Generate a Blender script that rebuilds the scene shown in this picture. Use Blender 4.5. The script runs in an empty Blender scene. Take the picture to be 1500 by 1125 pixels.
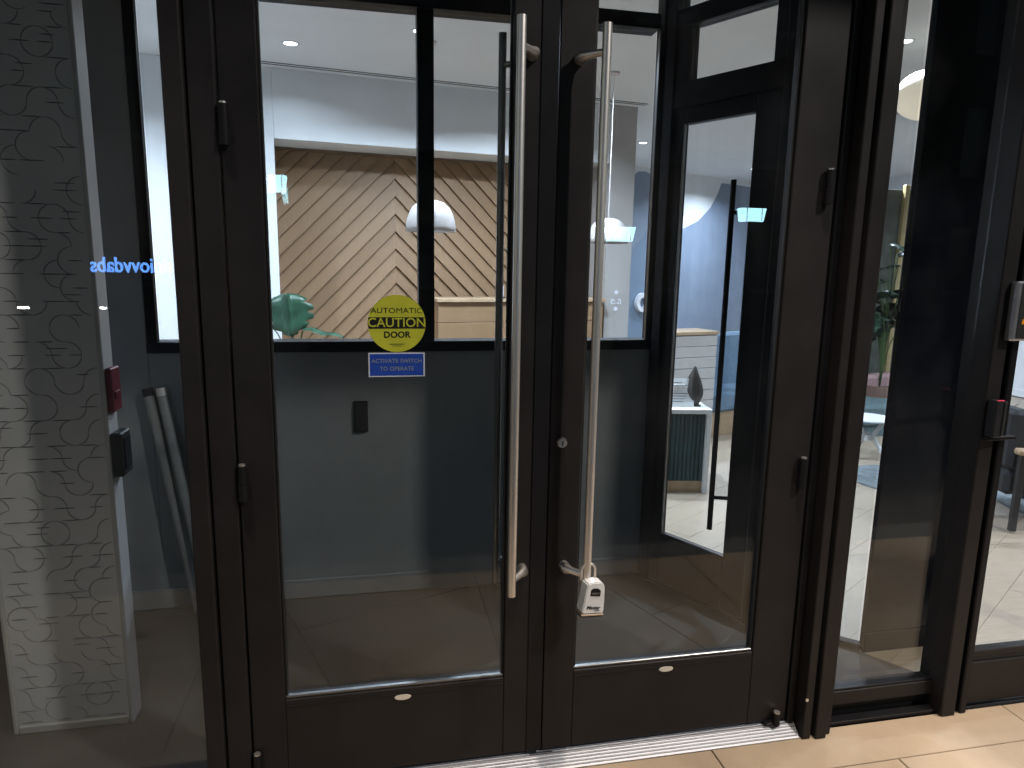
import bpy, bmesh, math, random
from mathutils import Matrix, Vector, noise
random.seed(7)
S = bpy.context.scene
C = S.collection
R = math.radians

# ------------------------------------------------------------------ camera
cam = bpy.data.cameras.new('camera'); cam.lens = 24.0; cam.sensor_width = 36.0
cam.clip_start = 0.02; cam.clip_end = 800
camo = bpy.data.objects.new('camera', cam); C.objects.link(camo); S.camera = camo
def cam_matrix(loc, yaw, pitch, roll):
    f = Vector((math.sin(yaw)*math.cos(pitch), math.cos(yaw)*math.cos(pitch), -math.sin(pitch)))
    r = Vector((math.cos(yaw), -math.sin(yaw), 0)); u = r.cross(f)
    r2 = r*math.cos(roll)+u*math.sin(roll); u2 = -r*math.sin(roll)+u*math.cos(roll)
    m = Matrix((r2, u2, -f)).transposed().to_4x4(); m.translation = loc
    return m
camo.matrix_world = cam_matrix(Vector((0, -1.986, 1.657)), R(11.54), R(9.94), R(0.99))

# ------------------------------------------------------------------ night sky, moon, exposure
w = bpy.data.worlds.new('World'); S.world = w; w.use_nodes = True
nt = w.node_tree; nt.nodes.clear()
sky = nt.nodes.new('ShaderNodeTexSky'); sky.sky_type = 'NISHITA'; sky.sun_disc = False
sky.sun_elevation = R(9.0); sky.sun_rotation = R(200)
bg = nt.nodes.new('ShaderNodeBackground'); bg.inputs[1].default_value = 0.10
wo = nt.nodes.new('ShaderNodeOutputWorld')
nt.links.new(sky.outputs[0], bg.inputs[0]); nt.links.new(bg.outputs[0], wo.inputs[0])
sl = bpy.data.lights.new('moon', 'SUN'); sl.energy = 0.01; sl.angle = R(0.5); sl.color = (1, .96, .9)
so = bpy.data.objects.new('moon', sl); C.objects.link(so); so.location = (6, -10, 20)
so.rotation_euler = (R(50), 0, R(30))
vs = S.view_settings; vs.view_transform = 'Standard'; vs.look = 'None'; vs.exposure = 0.0; vs.gamma = 1.0
vs.use_curve_mapping = False
cy = S.cycles
cy.max_bounces = 10; cy.diffuse_bounces = 4; cy.glossy_bounces = 6; cy.transmission_bounces = 6
cy.transparent_max_bounces = 32; cy.caustics_reflective = False; cy.caustics_refractive = False
cy.sample_clamp_indirect = 4.0; cy.use_denoising = True
INT = (0.72, 0.83, 1.0)      # interior LED colour
EXT = (1.0, 0.88, 0.74)      # warm soffit lamp colour

# ------------------------------------------------------------------ materials
M = {}
def mat(name, col, rough=.5, metal=0.0, var=0.08, scale=12.0, bump=0.0, bscale=None, stretch=(1, 1, 1), spec=.5, col2=None, coat=0):
    m = bpy.data.materials.new(name); m.use_nodes = True; t = m.node_tree; b = t.nodes['Principled BSDF']
    tc = t.nodes.new('ShaderNodeTexCoord'); mp = t.nodes.new('ShaderNodeMapping'); mp.inputs['Scale'].default_value = stretch
    t.links.new(tc.outputs['Object'], mp.inputs['Vector'])
    n = t.nodes.new('ShaderNodeTexNoise'); n.inputs['Scale'].default_value = scale; n.inputs['Detail'].default_value = 6
    n.inputs['Roughness'].default_value = .6
    t.links.new(mp.outputs[0], n.inputs['Vector'])
    mx = t.nodes.new('ShaderNodeMix'); mx.data_type = 'RGBA'
    c2 = col2 or tuple(max(0, c*(1-var*2)) for c in col); c1 = col if col2 else tuple(min(1, c*(1+var)) for c in col)
    mx.inputs[6].default_value = (*c2, 1); mx.inputs[7].default_value = (*c1, 1)
    ra = t.nodes.new('ShaderNodeMapRange'); ra.inputs[1].default_value = .3; ra.inputs[2].default_value = .7
    t.links.new(n.outputs['Fac'], ra.inputs[0]); t.links.new(ra.outputs[0], mx.inputs[0]); t.links.new(mx.outputs[2], b.inputs['Base Color'])
    rr = t.nodes.new('ShaderNodeMapRange'); rr.inputs[3].default_value = max(.02, rough*.82); rr.inputs[4].default_value = min(1, rough*1.18)
    t.links.new(n.outputs['Fac'], rr.inputs[0]); t.links.new(rr.outputs[0], b.inputs['Roughness'])
    b.inputs['Metallic'].default_value = metal; b.inputs['Specular IOR Level'].default_value = spec
    b.inputs['Coat Weight'].default_value = coat
    if bump:
        bn = t.nodes.new('ShaderNodeBump'); bn.inputs['Strength'].default_value = bump; bn.inputs['Distance'].default_value = .004
        n2 = t.nodes.new('ShaderNodeTexNoise'); n2.inputs['Scale'].default_value = bscale or scale*8; n2.inputs['Detail'].default_value = 4
        t.links.new(mp.outputs[0], n2.inputs['Vector']); t.links.new(n2.outputs['Fac'], bn.inputs['Height']); t.links.new(bn.outputs[0], b.inputs['Normal'])
    M[name] = m; return m
def emit(name, col, strength):
    m = bpy.data.materials.new(name); m.use_nodes = True; b = m.node_tree.nodes['Principled BSDF']
    b.inputs['Base Color'].default_value = (*[c*.8 for c in col], 1); b.inputs['Emission Color'].default_value = (*col, 1)
    b.inputs['Emission Strength'].default_value = strength; M[name] = m; return m
def glass(name, tint=(.95, .97, .96), ior=1.5, rough=0.0, smudge=.0):
    m = bpy.data.materials.new(name); m.use_nodes = True; t = m.node_tree; t.nodes.clear()
    o = t.nodes.new('ShaderNodeOutputMaterial'); mx = t.nodes.new('ShaderNodeMixShader'); f = t.nodes.new('ShaderNodeFresnel')
    # every face counts as an entry face (a thin pane does not trap light)
    ge = t.nodes.new('ShaderNodeNewGeometry'); ri = t.nodes.new('ShaderNodeMapRange')
    ri.inputs[3].default_value = ior; ri.inputs[4].default_value = 1/ior
    t.links.new(ge.outputs['Backfacing'], ri.inputs[0]); t.links.new(ri.outputs[0], f.inputs[0])
    tr = t.nodes.new('ShaderNodeBsdfTransparent'); tr.inputs[0].default_value = (*tint, 1)
    g = t.nodes.new('ShaderNodeBsdfGlossy'); g.inputs['Roughness'].default_value = rough
    t.links.new(f.outputs[0], mx.inputs[0]); t.links.new(tr.outputs[0], mx.inputs[1]); t.links.new(g.outputs[0], mx.inputs[2])
    last = mx
    if smudge:
        d = t.nodes.new('ShaderNodeBsdfDiffuse'); d.inputs[0].default_value = (.7, .7, .7, 1)
        tc = t.nodes.new('ShaderNodeTexCoord'); n = t.nodes.new('ShaderNodeTexNoise'); n.inputs['Scale'].default_value = 3.0; n.inputs['Detail'].default_value = 8
        t.links.new(tc.outputs['Object'], n.inputs['Vector'])
        r = t.nodes.new('ShaderNodeMapRange'); r.inputs[1].default_value = .45; r.inputs[2].default_value = .8; r.inputs[3].default_value = 0; r.inputs[4].default_value = smudge
        t.links.new(n.outputs['Fac'], r.inputs[0])
        m2 = t.nodes.new('ShaderNodeMixShader'); t.links.new(r.outputs[0], m2.inputs[0]); t.links.new(mx.outputs[0], m2.inputs[1]); t.links.new(d.outputs[0], m2.inputs[2]); last = m2
    t.links.new(last.outputs[0], o.inputs[0]); M[name] = m; return m

mat('bronze', (.0195, .0172, .0175), .46, .1, .12, 6, .05, 300, spec=.2)
mat('bronze_dark', (.011, .0105, .012), .42, .1, .12, 6, .04, 300, spec=.2)
mat('black_frame', (.0045, .0045, .0068), .5, .0, .15, 8, spec=.18)
mat('black_gloss', (.005, .006, .011), .14, .0, .2, 4, spec=.25)
mat('black_plastic', (.012, .012, .014), .45, 0, .1, 30)
mat('gasket', (.006, .006, .006), .6)
mat('steel', (.84, .79, .75), .40, 1.0, .05, 60, .03, 200, (1, 1, .02))
mat('steel_dark', (.16, .16, .16), .3, .9, .05, 60)
mat('aluminium', (.42, .42, .44), .5, .85, .12, 25, .08, 200, (.05, 1, 1))
mat('paving', (.47, .355, .245), .78, 0, .0, 2.2, .25, 90, col2=(.335, .25, .172))
mat('asphalt', (.032, .032, .034), .9, 0, .2, 20, .4, 120)
mat('kerb_stone', (.13, .125, .12), .85, 0, .15, 12, .2)
mat('dado', (.24, .255, .27), .55, 0, .05, 5, .04, 150)
mat('vest_tile', (.082, .076, .071), .8, 0, .0, 3, .15, 80, col2=(.063, .058, .055))
mat('grout', (.045, .042, .04), .9)
mat('white_wall', (.72, .74, .765), .6, 0, .03, 3, .03, 120)
mat('ceiling_paint', (.73, .75, .78), .75, 0, .03, 2, .03, 120)
mat('shadow_gap', (.02, .02, .02), .8)
mat('plank_light', (.37, .305, .235), .42, 0, .0, 7, .1, 60, (1, 7, 1), col2=(.29, .235, .175))
for i, (a, b) in enumerate((((.27, .165, .088), (.21, .126, .065)), ((.25, .152, .08), (.195, .115, .058)), ((.29, .183, .10), (.235, .143, .076)))):
    mat('board_%d' % i, a, .5, 0, 0, 9, .12, 60, (9, 1.2, 1), col2=b)
mat('dark_wood', (.16, .10, .06), .5, 0, .15, 10)
mat('dark_bronze_cast', (.03, .024, .021), .5, 0, .3, 20, .5, 60)
mat('tan_wood', (.42, .30, .19), .5, 0, .12, 10, .05, 80, (1, 6, 1))
mat('panel_white', (.60, .585, .59), .62, 0, .05, 4, .05, 120)
mat('panel_trim', (.46, .445, .435), .5, 0, .04, 5)
mat('relief_line', (.16, .152, .15), .7)  # dark grey puts the shadow of the relief dashes into the colour
mat('relief_curve', (.34, .325, .315), .7)  # mid grey paints the fainter shadow along the relief curves
mat('alarm_red', (.13, .008, .018), .4, 0, .05, 20)
mat('tube_grey', (.30, .31, .32), .4, .3, .08, 15)
mat('decal_yellow', (.60, .60, .045), .4, 0, .05, 20)
mat('decal_black', (.01, .01, .008), .45)
mat('decal_blue', (.02, .07, .42), .4, 0, .05, 20)
mat('decal_white', (.72, .74, .80), .45)
mat('badge', (.72, .68, .62), .35, .3)
mat('lock_white', (.74, .74, .74), .3, 0, .04, 30)
mat('lock_tan', (.5, .36, .26), .5)
mat('shade_white', (.60, .565, .55), .45)
mat('leaf', (.022, .075, .042), .38, 0, .25, 14)
mat('leaf_dark', (.022, .05, .03), .4, 0, .3, 12)
mat('stem', (.07, .12, .04), .5)
mat('terracotta', (.22, .13, .10), .7)
mat('soil', (.03, .022, .016), .95, 0, .2, 60, .6)
mat('teal_front', (.012, .052, .062), .6, 0, .2, 8)
mat('paint_blue', (.22, .27, .36), .65, 0, .06, 3)
mat('paint_blue_deep', (.16, .22, .31), .65, 0, .06, 3)
mat('pier_grey', (.40, .385, .375), .65, 0, .04, 4)
mat('fabric_blue', (.13, .21, .30), .9, 0, .15, 40, .3, 300)
mat('fabric_pink', (.38, .24, .24), .9, 0, .12, 40, .3, 300)
mat('fabric_teal', (.11, .165, .18), .9, 0, .15, 40, .3, 300)
mat('fabric_black', (.016, .018, .022), .8, 0, .15, 40, .3, 300)
mat('rug_blue', (.17, .20, .215), .95, 0, .3, 18, .5, 200)
mat('partition_olive', (.09, .10, .085), .7, 0, .25, 6)
mat('yellow_wood', (.42, .33, .16), .5, 0, .1, 10)
mat('paper', (.80, .81, .80), .7)
mat('print_dark', (.06, .06, .07), .7)
mat('intercom_metal', (.42, .42, .45), .35, .8, .06, 40)
mat('brick_far', (.04, .026, .022), .85, 0, .25, 14, .2)
mat('far_glass', (.02, .025, .03), .08)
mat('orange_label', (.85, .36, .02), .4)
emit('lens_on', (.86, .95, 1.0), 14.0)
emit('lens_dim', (.86, .95, 1.0), 5.0)
emit('globe_paper', (1.0, .90, .74), .55)
emit('lantern_glow', (.45, .85, 1.0), 20.0)
emit('lantern_soft', (.60, .85, .9), 1.6)
emit('point_white', (1, .97, .9), 60.0)
emit('sign_blue', (.12, .33, 1.0), 20.0)
emit('led_red', (.8, .06, .12), .5)
glass('door_glass', (.90, .915, .91), 1.5, 0.0, .012)
glass('partition_glass', (.94, .95, .95), 1.45)

# ------------------------------------------------------------------ geometry helpers
def box(bm, x0, x1, y0, y1, z0, z1, bev=.0025):
    d = bmesh.ops.create_cube(bm, size=1.0); vs_ = d['verts']
    for v in vs_: v.co = Vector(((x0+x1)/2+v.co.x*(x1-x0), (y0+y1)/2+v.co.y*(y1-y0), (z0+z1)/2+v.co.z*(z1-z0)))
    if bev and bev*2.2 < min(abs(x1-x0), abs(y1-y0), abs(z1-z0)):
        es = list({e for v in vs_ for e in v.link_edges})
        bmesh.ops.bevel(bm, geom=es, offset=bev, segments=1, affect='EDGES', profile=.5)
    return bm
def B(*a, **k): return box(bmesh.new(), *a, **k)
def tube(bm, p0, p1, r0, r1=None, seg=20, caps=True):
    p0, p1 = Vector(p0), Vector(p1); d = p1-p0; L = d.length
    q = d.to_track_quat('Z', 'Y').to_matrix().to_4x4()
    bmesh.ops.create_cone(bm, cap_ends=caps, segments=seg, radius1=r0, radius2=r1 if r1 is not None else r0, depth=L,
                          matrix=Matrix.Translation((p0+p1)/2) @ q)
    return bm
def Tb(*a, **k): return tube(bmesh.new(), *a, **k)
def path(bm, pts, r, seg=8):
    pts = [Vector(p) for p in pts]; rings = []
    rs = r if isinstance(r, (list, tuple)) else [r]*len(pts)
    up = Vector((0.13, .21, .97))
    for i, p in enumerate(pts):
        t = (pts[min(i+1, len(pts)-1)]-pts[max(i-1, 0)]).normalized()
        a = t.cross(up)
        if a.length < .05: a = t.cross(Vector((1, 0, 0)))
        a.normalize(); b = t.cross(a)
        rings.append([bm.verts.new(p+rs[i]*(a*math.cos(k*math.tau/seg)+b*math.sin(k*math.tau/seg))) for k in range(seg)])
    for i in range(len(rings)-1):
        for k in range(seg): bm.faces.new((rings[i][k], rings[i][(k+1) % seg], rings[i+1][(k+1) % seg], rings[i+1][k]))
    bm.faces.new(rings[0][::-1]); bm.faces.new(rings[-1])
    return bm
def prism(bm, poly, fn, d0, d1):
    """poly: 2-D points; fn(u,v,d) -> 3-D"""
    a = [bm.verts.new(fn(u, v, d0)) for u, v in poly]; b = [bm.verts.new(fn(u, v, d1)) for u, v in poly]
    n = len(poly); bm.faces.new(a); bm.faces.new(b[::-1])
    for i in range(n): bm.faces.new((a[i], b[i], b[(i+1) % n], a[(i+1) % n]))
    bmesh.ops.recalc_face_normals(bm, faces=bm.faces[:])
    return bm
def lathe(bm, prof, cx, cy, cz, seg=32):
    rings = []
    for r, z in prof:
        rings.append([bm.verts.new((cx+r*math.cos(k*math.tau/seg), cy+r*math.sin(k*math.tau/seg), cz+z)) for k in range(seg)])
    for i in range(len(rings)-1):
        for k in range(seg): bm.faces.new((rings[i][k], rings[i][(k+1) % seg], rings[i+1][(k+1) % seg], rings[i+1][k]))
    return bm
XF = {}
def thing(name, label, cat, loc=(0, 0, 0), rz=0.0, group=None, kind=None):
    o = bpy.data.objects.new(name, None); C.objects.link(o); o.empty_display_size = .1
    o.location = loc; o.rotation_euler = (0, 0, rz)
    XF[o.name] = Matrix.Translation(loc) @ Matrix.Rotation(rz, 4, 'Z')
    tag(o, label, cat, group, kind); return o
def tag(o, label=None, cat=None, group=None, kind=None):
    if label: o['label'] = label
    if cat: o['category'] = cat
    if group: o['group'] = group
    if kind: o['kind'] = kind
    return o
def obj(name, bm, m, parent=None, local=False, smooth=False, label=None, kind=None):
    """mesh object; geometry given in world coordinates unless local"""
    me = bpy.data.meshes.new(name)
    if parent is not None and not local: bm.transform(XF[parent.name].inverted())
    bm.to_mesh(me); bm.free()
    if smooth:
        for p in me.polygons: p.use_smooth = True
    me.materials.append(M[m])
    o = bpy.data.objects.new(name, me); C.objects.link(o)
    if parent is not None: o.parent = parent; XF[o.name] = XF[parent.name]
    else: XF[o.name] = Matrix.Identity(4)
    if label: o['label'] = label
    if kind: o['kind'] = kind
    return o
def smooth_by_angle(o, deg=35):
    me = o.data
    for p in me.polygons: p.use_smooth = True
    me.set_sharp_from_angle(angle=R(deg)); return o
def text_bm(body, size, extrude=.0006, align='CENTER', mirror=False, sx=1.0, bold=0.0):
    cu = bpy.data.curves.new('lettering', 'FONT'); cu.body = body; cu.size = size; cu.extrude = extrude; cu.align_x = align; cu.align_y = 'CENTER'
    cu.offset = bold; cu.resolution_u = 3
    o = bpy.data.objects.new('lettering', cu); C.objects.link(o)
    dg = bpy.context.evaluated_depsgraph_get(); me = bpy.data.meshes.new_from_object(o.evaluated_get(dg))
    bm = bmesh.new(); bm.from_mesh(me); bpy.data.meshes.remove(me); bpy.data.objects.remove(o); bpy.data.curves.remove(cu)
    bm.transform(Matrix.Diagonal((sx, 1, 1, 1)))
    return bm
FACE = Matrix.Rotation(R(90), 4, 'X')                       # text facing the street (-Y)
def place(bm, loc, rot=FACE, tilt=0):
    bm.transform(Matrix.Translation(loc) @ rot @ Matrix.Rotation(tilt, 4, 'Z')); return bm

# ------------------------------------------------------------------ ground and street
g = obj('ground', B(-150, 150, -200, 60, -.5, -.05, bev=0), 'asphalt'); g['kind'] = 'structure'
pv = obj('pavement', B(-9, 12, -1.437, -.006, -.2, -.03, bev=0), 'grout'); pv['kind'] = 'structure'
slab_cache = {}
rows = [(-.1945, -.012)]+[(-.1985-.62*(k+1)+.004, -.1985-.62*k) for k in range(2)]
for k, (y0, y1) in enumerate(rows):
    off = (1.752 if k == 1 else 1.752-.62 if k == 0 else 1.752-.31*((k*2) % 4))
    for i in range(-9, 9):
        x0 = off+i*1.24; x1 = x0+1.236
        if x1 < -8.8 or x0 > 11.8: continue
        if k == 0 and (x0 < 1.5 and x1 > -.5):
            # slabs beside the aluminium threshold stop short of it
            pass
        s = obj('paving_slab', B(x0, x1, y0, y1, -.03, random.uniform(-.0012, .0008), bev=.002), 'paving', pv)
kb = obj('kerb', B(-9, 12, -1.64, -1.443, -.3, .004, bev=.01), 'kerb_stone'); kb['kind'] = 'structure'

# ------------------------------------------------------------------ vestibule and lobby shell
e8 = Vector((math.cos(R(8.8)), math.sin(R(8.8)), 0)); n8 = Vector((-e8.y, e8.x, 0)); P8 = Vector((-.858, 4.184, 0))
XF_W = Matrix.Translation(P8) @ Matrix.Rotation(R(8.8), 4, 'Z')
vf = obj('vestibule_floor', B(-2.6, 2.55, .012, 1.33, -.2, -.012, bev=0), 'grout'); vf['kind'] = 'structure'
dj = Vector((.169, -.453, 0)).normalized()                    # joints run on the skew in this floor
def tile_poly(poly): return prism(bmesh.new(), poly, lambda u, v, d: (u, v, d), -.012, -.001)
def clip_poly(poly, x0, x1, y0, y1):
    for ax, lim, sg in ((0, x0, 1), (0, x1, -1), (1, y0, 1), (1, y1, -1)):
        out = []
        for i in range(len(poly)):
            a, b = poly[i], poly[(i+1) % len(poly)]; fa, fb = sg*(a[ax]-lim), sg*(b[ax]-lim)
            if fa >= 0: out.append(a)
            if (fa >= 0) != (fb >= 0):
                t = fa/(fa-fb); out.append((a[0]+t*(b[0]-a[0]), a[1]+t*(b[1]-a[1])))
        poly = out
        if len(poly) < 3: return []
    return poly
def half_plane(poly, p, d, sign):
    out = []; nn = (-d[1]*sign, d[0]*sign)
    F = lambda a: nn[0]*(a[0]-p[0])+nn[1]*(a[1]-p[1])
    for i in range(len(poly)):
        a, b = poly[i], poly[(i+1) % len(poly)]; fa, fb = F(a), F(b)
        if fa >= 0: out.append(a)
        if (fa >= 0) != (fb >= 0):
            t = fa/(fa-fb); out.append((a[0]+t*(b[0]-a[0]), a[1]+t*(b[1]-a[1])))
    return out if len(out) > 2 else []
DIA = ((1.425, 1.295), (.655, -.885))
nj = Vector((-dj.y, dj.x, 0)); Oj = Vector((-.359, 1.006, 0)); TW = 1.5; TL = 2.6
for i in range(-4, 5):
    for j in range(-3, 4):
        a = Oj+nj*(i*TW)+dj*(j*TL+(.7 if i % 2 else 0)); q = [a+nj*.003+dj*.003, a+nj*(TW-.003)+dj*.003, a+nj*(TW-.003)+dj*(TL-.003), a+nj*.003+dj*(TL-.003)]
        c = clip_poly([(v.x, v.y) for v in q], -2.55, 2.5, .095, 1.318)
        if c: c = half_plane(c, *DIA, -1)
        if c: obj('floor_tile', tile_poly(c), 'vest_tile', vf)
lf = obj('lobby_floor', B(-6, 12, 1.331, 15, -.2, -.012, bev=0), 'plank_light'); lf['kind'] = 'structure'
lf2 = obj('lobby_floor', B(2.551, 12, .09, 1.33, -.2, -.012, bev=0), 'grout'); lf2['kind'] = 'structure'
# light plank floor of the lobby, planks run away to the right
dp = Vector((math.cos(R(32)), math.sin(R(32)), 0)); np_ = Vector((-dp.y, dp.x, 0)); PW = .19; PL = 1.7
for i in range(-20, 26):
    for j in range(-3, 7):
        a = Vector((2.4, 1.6, 0))+np_*(i*PW)+dp*(j*PL+((i*7) % 5)*.34)
        q = [a, a+np_*(PW-.002), a+np_*(PW-.002)+dp*(PL-.002), a+dp*(PL-.002)]
        cc = [(v.x, v.y) for v in q]
        cen = sum((Vector((p[0], p[1], 0)) for p in cc), Vector())/4
        if cen.x < .8 or cen.y > 7.5 or cen.x > 7.5: continue
        c = clip_poly(cc, 1.0, 8.4, 1.335, 8.4)
        if c: obj('floor_plank', prism(bmesh.new(), c, lambda u, v, d: (u, v, d), -.012, random.uniform(-.0008, 0)), 'plank_light', lf)
        c = clip_poly(cc, 1.4, 8.4, .1, 1.332)
        if c: c = half_plane(c, *DIA, 1)
        if c: obj('floor_plank', prism(bmesh.new(), c, lambda u, v, d: (u, v, d), -.012, random.uniform(-.0008, 0)), 'plank_light', lf2)
# strip of plank floor between the glazed screen and the planks
ce = obj('ceiling', B(-6, 12, .1, 15, 3.2, 3.4, bev=0), 'ceiling_paint'); ce['kind'] = 'structure'

def wthing(name, label, cat, parts, m, **k):
    t = thing(name, label, cat, **k)
    return t
def wall_local(x0, x1, y0, y1, z0, z1, bev=.002):
    return B(x0, x1, y0, y1, z0, z1, bev=bev)

# white bulkhead wall with a wood lined niche
bw = thing('lobby_wall', 'white lobby wall with bulkhead over a recessed wooden niche', 'wall', tuple(P8), R(8.8))
obj('bulkhead', wall_local(.078, 3.199, 0, .44, 2.65, 3.199), 'white_wall', bw, local=True)
obj('wall_panel', wall_local(-4.6, .077, 0, .5, 0, 3.199), 'white_wall', bw, local=True)
obj('niche_back', wall_local(.07, 3.2, .501, .6, 0, 2.65, bev=0), 'dark_wood', bw, local=True)
obj('wall_panel', wall_local(3.2, 3.485, 0, 4.6, 0, 3.199), 'pier_grey', bw, local=True, label='grey end pier of the white lobby wall')
# double black slot in the ceiling
slot = thing('ceiling_slot', 'thin double black slot running along white lobby ceiling', 'air slot', tuple(P8+Vector((0, 0, 3.2))), R(8.8))
for yy in (-.10, -.155):
    obj('slot_line', wall_local(-.05, 3.5, yy-.012, yy, -.004, -.0005, bev=0), 'shadow_gap', slot, local=True)
# chevron boards
ws = thing('chevron_panelling', 'tan wooden chevron wall panelling inside the lobby niche', 'wood panelling', tuple(P8+n8*.45), R(8.8))
apex = 1.16; ztop = 2.61
obj('top_rail', wall_local(.079, 3.195, -.03, .038, 2.63, 2.649), 'dark_wood', ws, local=True)
vp = .162
for side in (-1, 1):
    lim0, lim1 = (.079, apex) if side < 0 else (apex, 3.195)
    for k in range(-26, 24):
        zb = 1.535+k*vp+(apex+.045-.14)*0
        # board between two 45 degree lines; at the apex both sides meet
        za = zb+1.06  # height of the lower edge at the apex
        def zl(x, dz): return (za+dz)-abs(x-apex)
        poly = [(lim0, zl(lim0, .003)), (lim1, zl(lim1, .003)), (lim1, zl(lim1, vp-.003)), (lim0, zl(lim0, vp-.003))]
        c = clip_poly(poly, lim0, lim1, 0.02, 2.628)
        if len(c) < 3: continue
        yy = random.uniform(0, .004)
        # lapped boards: the lower edge of each stands proud of the next
        def face(u, v, d):
            tt = min(1, max(0, (v-(za-abs(u-apex)))/vp))
            return (u, d if d > .03 else yy-.026*(1-tt), v)
        bmx = prism(bmesh.new(), c, face, 0, .036)
        obj('board', bmx, 'board_%d' % random.choice((0, 0, 1, 2)), ws, local=True)
# low boarded counter at the right of the niche
ct = thing('boarded_counter', 'low counter of pale horizontal boards before the chevron panelling', 'counter', tuple(P8+e8*1.45-n8*.05), R(8.8))
for k in range(7):
    obj('board', wall_local(0, 1.7, -.02, .3, .005+k*.185, .005+k*.185+.181, bev=.003), 'board_2', ct, local=True)
obj('counter_top', wall_local(-.02, 1.72, -.05, .32, 1.302, 1.335, bev=.004), 'tan_wood', ct, local=True)
sw = thing('card_reader', 'small white card reader standing on the boarded counter', 'card reader', tuple(P8+e8*2.08-n8*.02+Vector((0, 0, 1.335))), R(8.8))
obj('base', wall_local(-.04, .04, -.03, .05, 0, .012), 'black_plastic', sw, local=True); obj('housing', wall_local(-.022, .022, -.012, .012, .012, .12, bev=.004), 'decal_white', sw, local=True)

# side and far walls of the lobby
def flat_wall(name, label, p0, p1, z0, z1, th, m, parts=None):
    p0, p1 = Vector((*p0, 0)), Vector((*p1, 0)); d = p1-p0; a = math.atan2(d.y, d.x)
    t = thing(name, label, 'wall', (p0.x, p0.y, z0), a)
    obj('wall_face', B(0, d.length, 0, th, 0, z1-z0, bev=0), m, t, local=True)
    obj('skirting', B(0, d.length, -.014, -.001, .0, .1, bev=.003), m, t, local=True)
    return t, a, d.length
mw, ma, ml_ = flat_wall('mural_wall', 'far white lobby wall painted with blue grey rolling shapes', (3.0, 7.931), (8.6, 10.83), 0, 3.2, .2, 'white_wall')
off = 1.086
mural = [(-.004, 3.03), (.15, 3.12), (.308, 3.14), (.5, 3.09), (.705, 2.97), (.9, 2.7), (1.1, 2.35), (1.34, 2.30), (1.75, 2.45), (2.063, 2.68), (2.25, 2.92), (2.353, 3.13), (3.0, 3.135), (3.6, 3.13), (4.6, 2.7), (4.9, 1.8), (5.0, .11), (-.3, .11), (-.35, 1.6), (-.2, 2.6)]
obj('painted_shape', prism(bmesh.new(), [(u+off, v) for u, v in mural], lambda u, v, d: (u, d, v), -.004, -.0005), 'paint_blue', mw, local=True, label='blue grey painted hill shape')
deep = [(.1, 1.9), (.5, 2.3), (.75, 2.1), (.95, 1.2), (1.0, .12), (-.1, .12)]
obj('painted_shape', prism(bmesh.new(), [(u+off, v) for u, v in deep], lambda u, v, d: (u, d, v), -.008, -.0045), 'paint_blue_deep', mw, local=True, label='deeper blue painted hill shape')
flat_wall('side_wall', 'white lobby side wall beyond the dark armchair', (8.6, 10.8), (8.6, -.3), 0, 3.2, .2, 'white_wall')
flat_wall('end_wall', 'white lobby end wall beside the wooden niche', (-3.6, .3), (-3.6, 4.2), 0, 3.2, .2, 'white_wall')
flat_wall('lobby_partition', 'white lobby partition wall behind the low blue bench', (2.6, 7.9), (3.4, 8.14), 0, 3.2, .1, 'white_wall')

# ------------------------------------------------------------------ vestibule back wall, dado + glazed screen
dw = thing('vestibule_wall', 'dark grey half height vestibule wall with skirting below black windows', 'wall', (.2, 1.33, 0))
obj('dado_panel', B(-1.0015, 1.405, 1.332, 1.44, 0, 1.235), 'dado', dw)
obj('wall_panel', B(-3.4, -1.002, 1.332, 1.44, 0, 3.198), 'dado', dw)
obj('skirting', B(-3.4, 1.40, 1.318, 1.331, 0, .098, bev=.004), 'dado', dw)
vw = thing('vestibule_window', 'black framed interior window above the dark grey half wall', 'window', (.2, 1.34, 1.235))
obj('sill', B(-1.0, 1.40, 1.312, 1.44, 1.236, 1.285, bev=.003), 'black_frame', vw)
obj('frame_post', B(-1.0, -.955, 1.322, 1.362, 1.286, 3.195, bev=.003), 'black_frame', vw)
obj('mullion', B(.213, .288, 1.316, 1.43, 1.286, 2.777, bev=.003), 'black_frame', vw)
obj('header', B(-.954, 1.3715, 1.316, 1.43, 2.778, 2.846, bev=.003), 'black_frame', vw)
obj('corner_post', B(1.386, 1.455, 1.31, 1.40, 1.286, 3.195, bev=.003), 'black_frame', vw)
obj('glazing_bead', B(1.372, 1.3855, 1.32, 1.345, 1.286, 2.777, bev=.002), 'steel_dark', vw)
for x0, x1, z0, z1 in ((-.954, .212, 1.286, 2.777), (.289, 1.3715, 1.286, 2.777), (-.954, 1.385, 2.847, 3.19)):
    obj('pane', B(x0, x1, 1.37, 1.376, z0, z1, bev=0), 'partition_glass', vw)
cp = thing('corner_stud', 'black metal stud closing the end of the grey half wall', 'stud', (1.42, 1.35, 0))
obj('stud', B(1.406, 1.457, 1.304, 1.44, 0, 1.2845, bev=.003), 'black_frame', cp)
# wall device on dado
dv = thing('wall_switch', 'black rectangular door switch on dark grey half wall', 'switch', (-.07, 1.331, .85))
obj('back_plate', B(-.103, -.035, 1.322, 1.3315, .84, .995), 'black_plastic', dv)
obj('push_plate', B(-.095, -.043, 1.306, 1.3215, .85, .985, bev=.004), 'black_plastic', dv)

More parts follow.
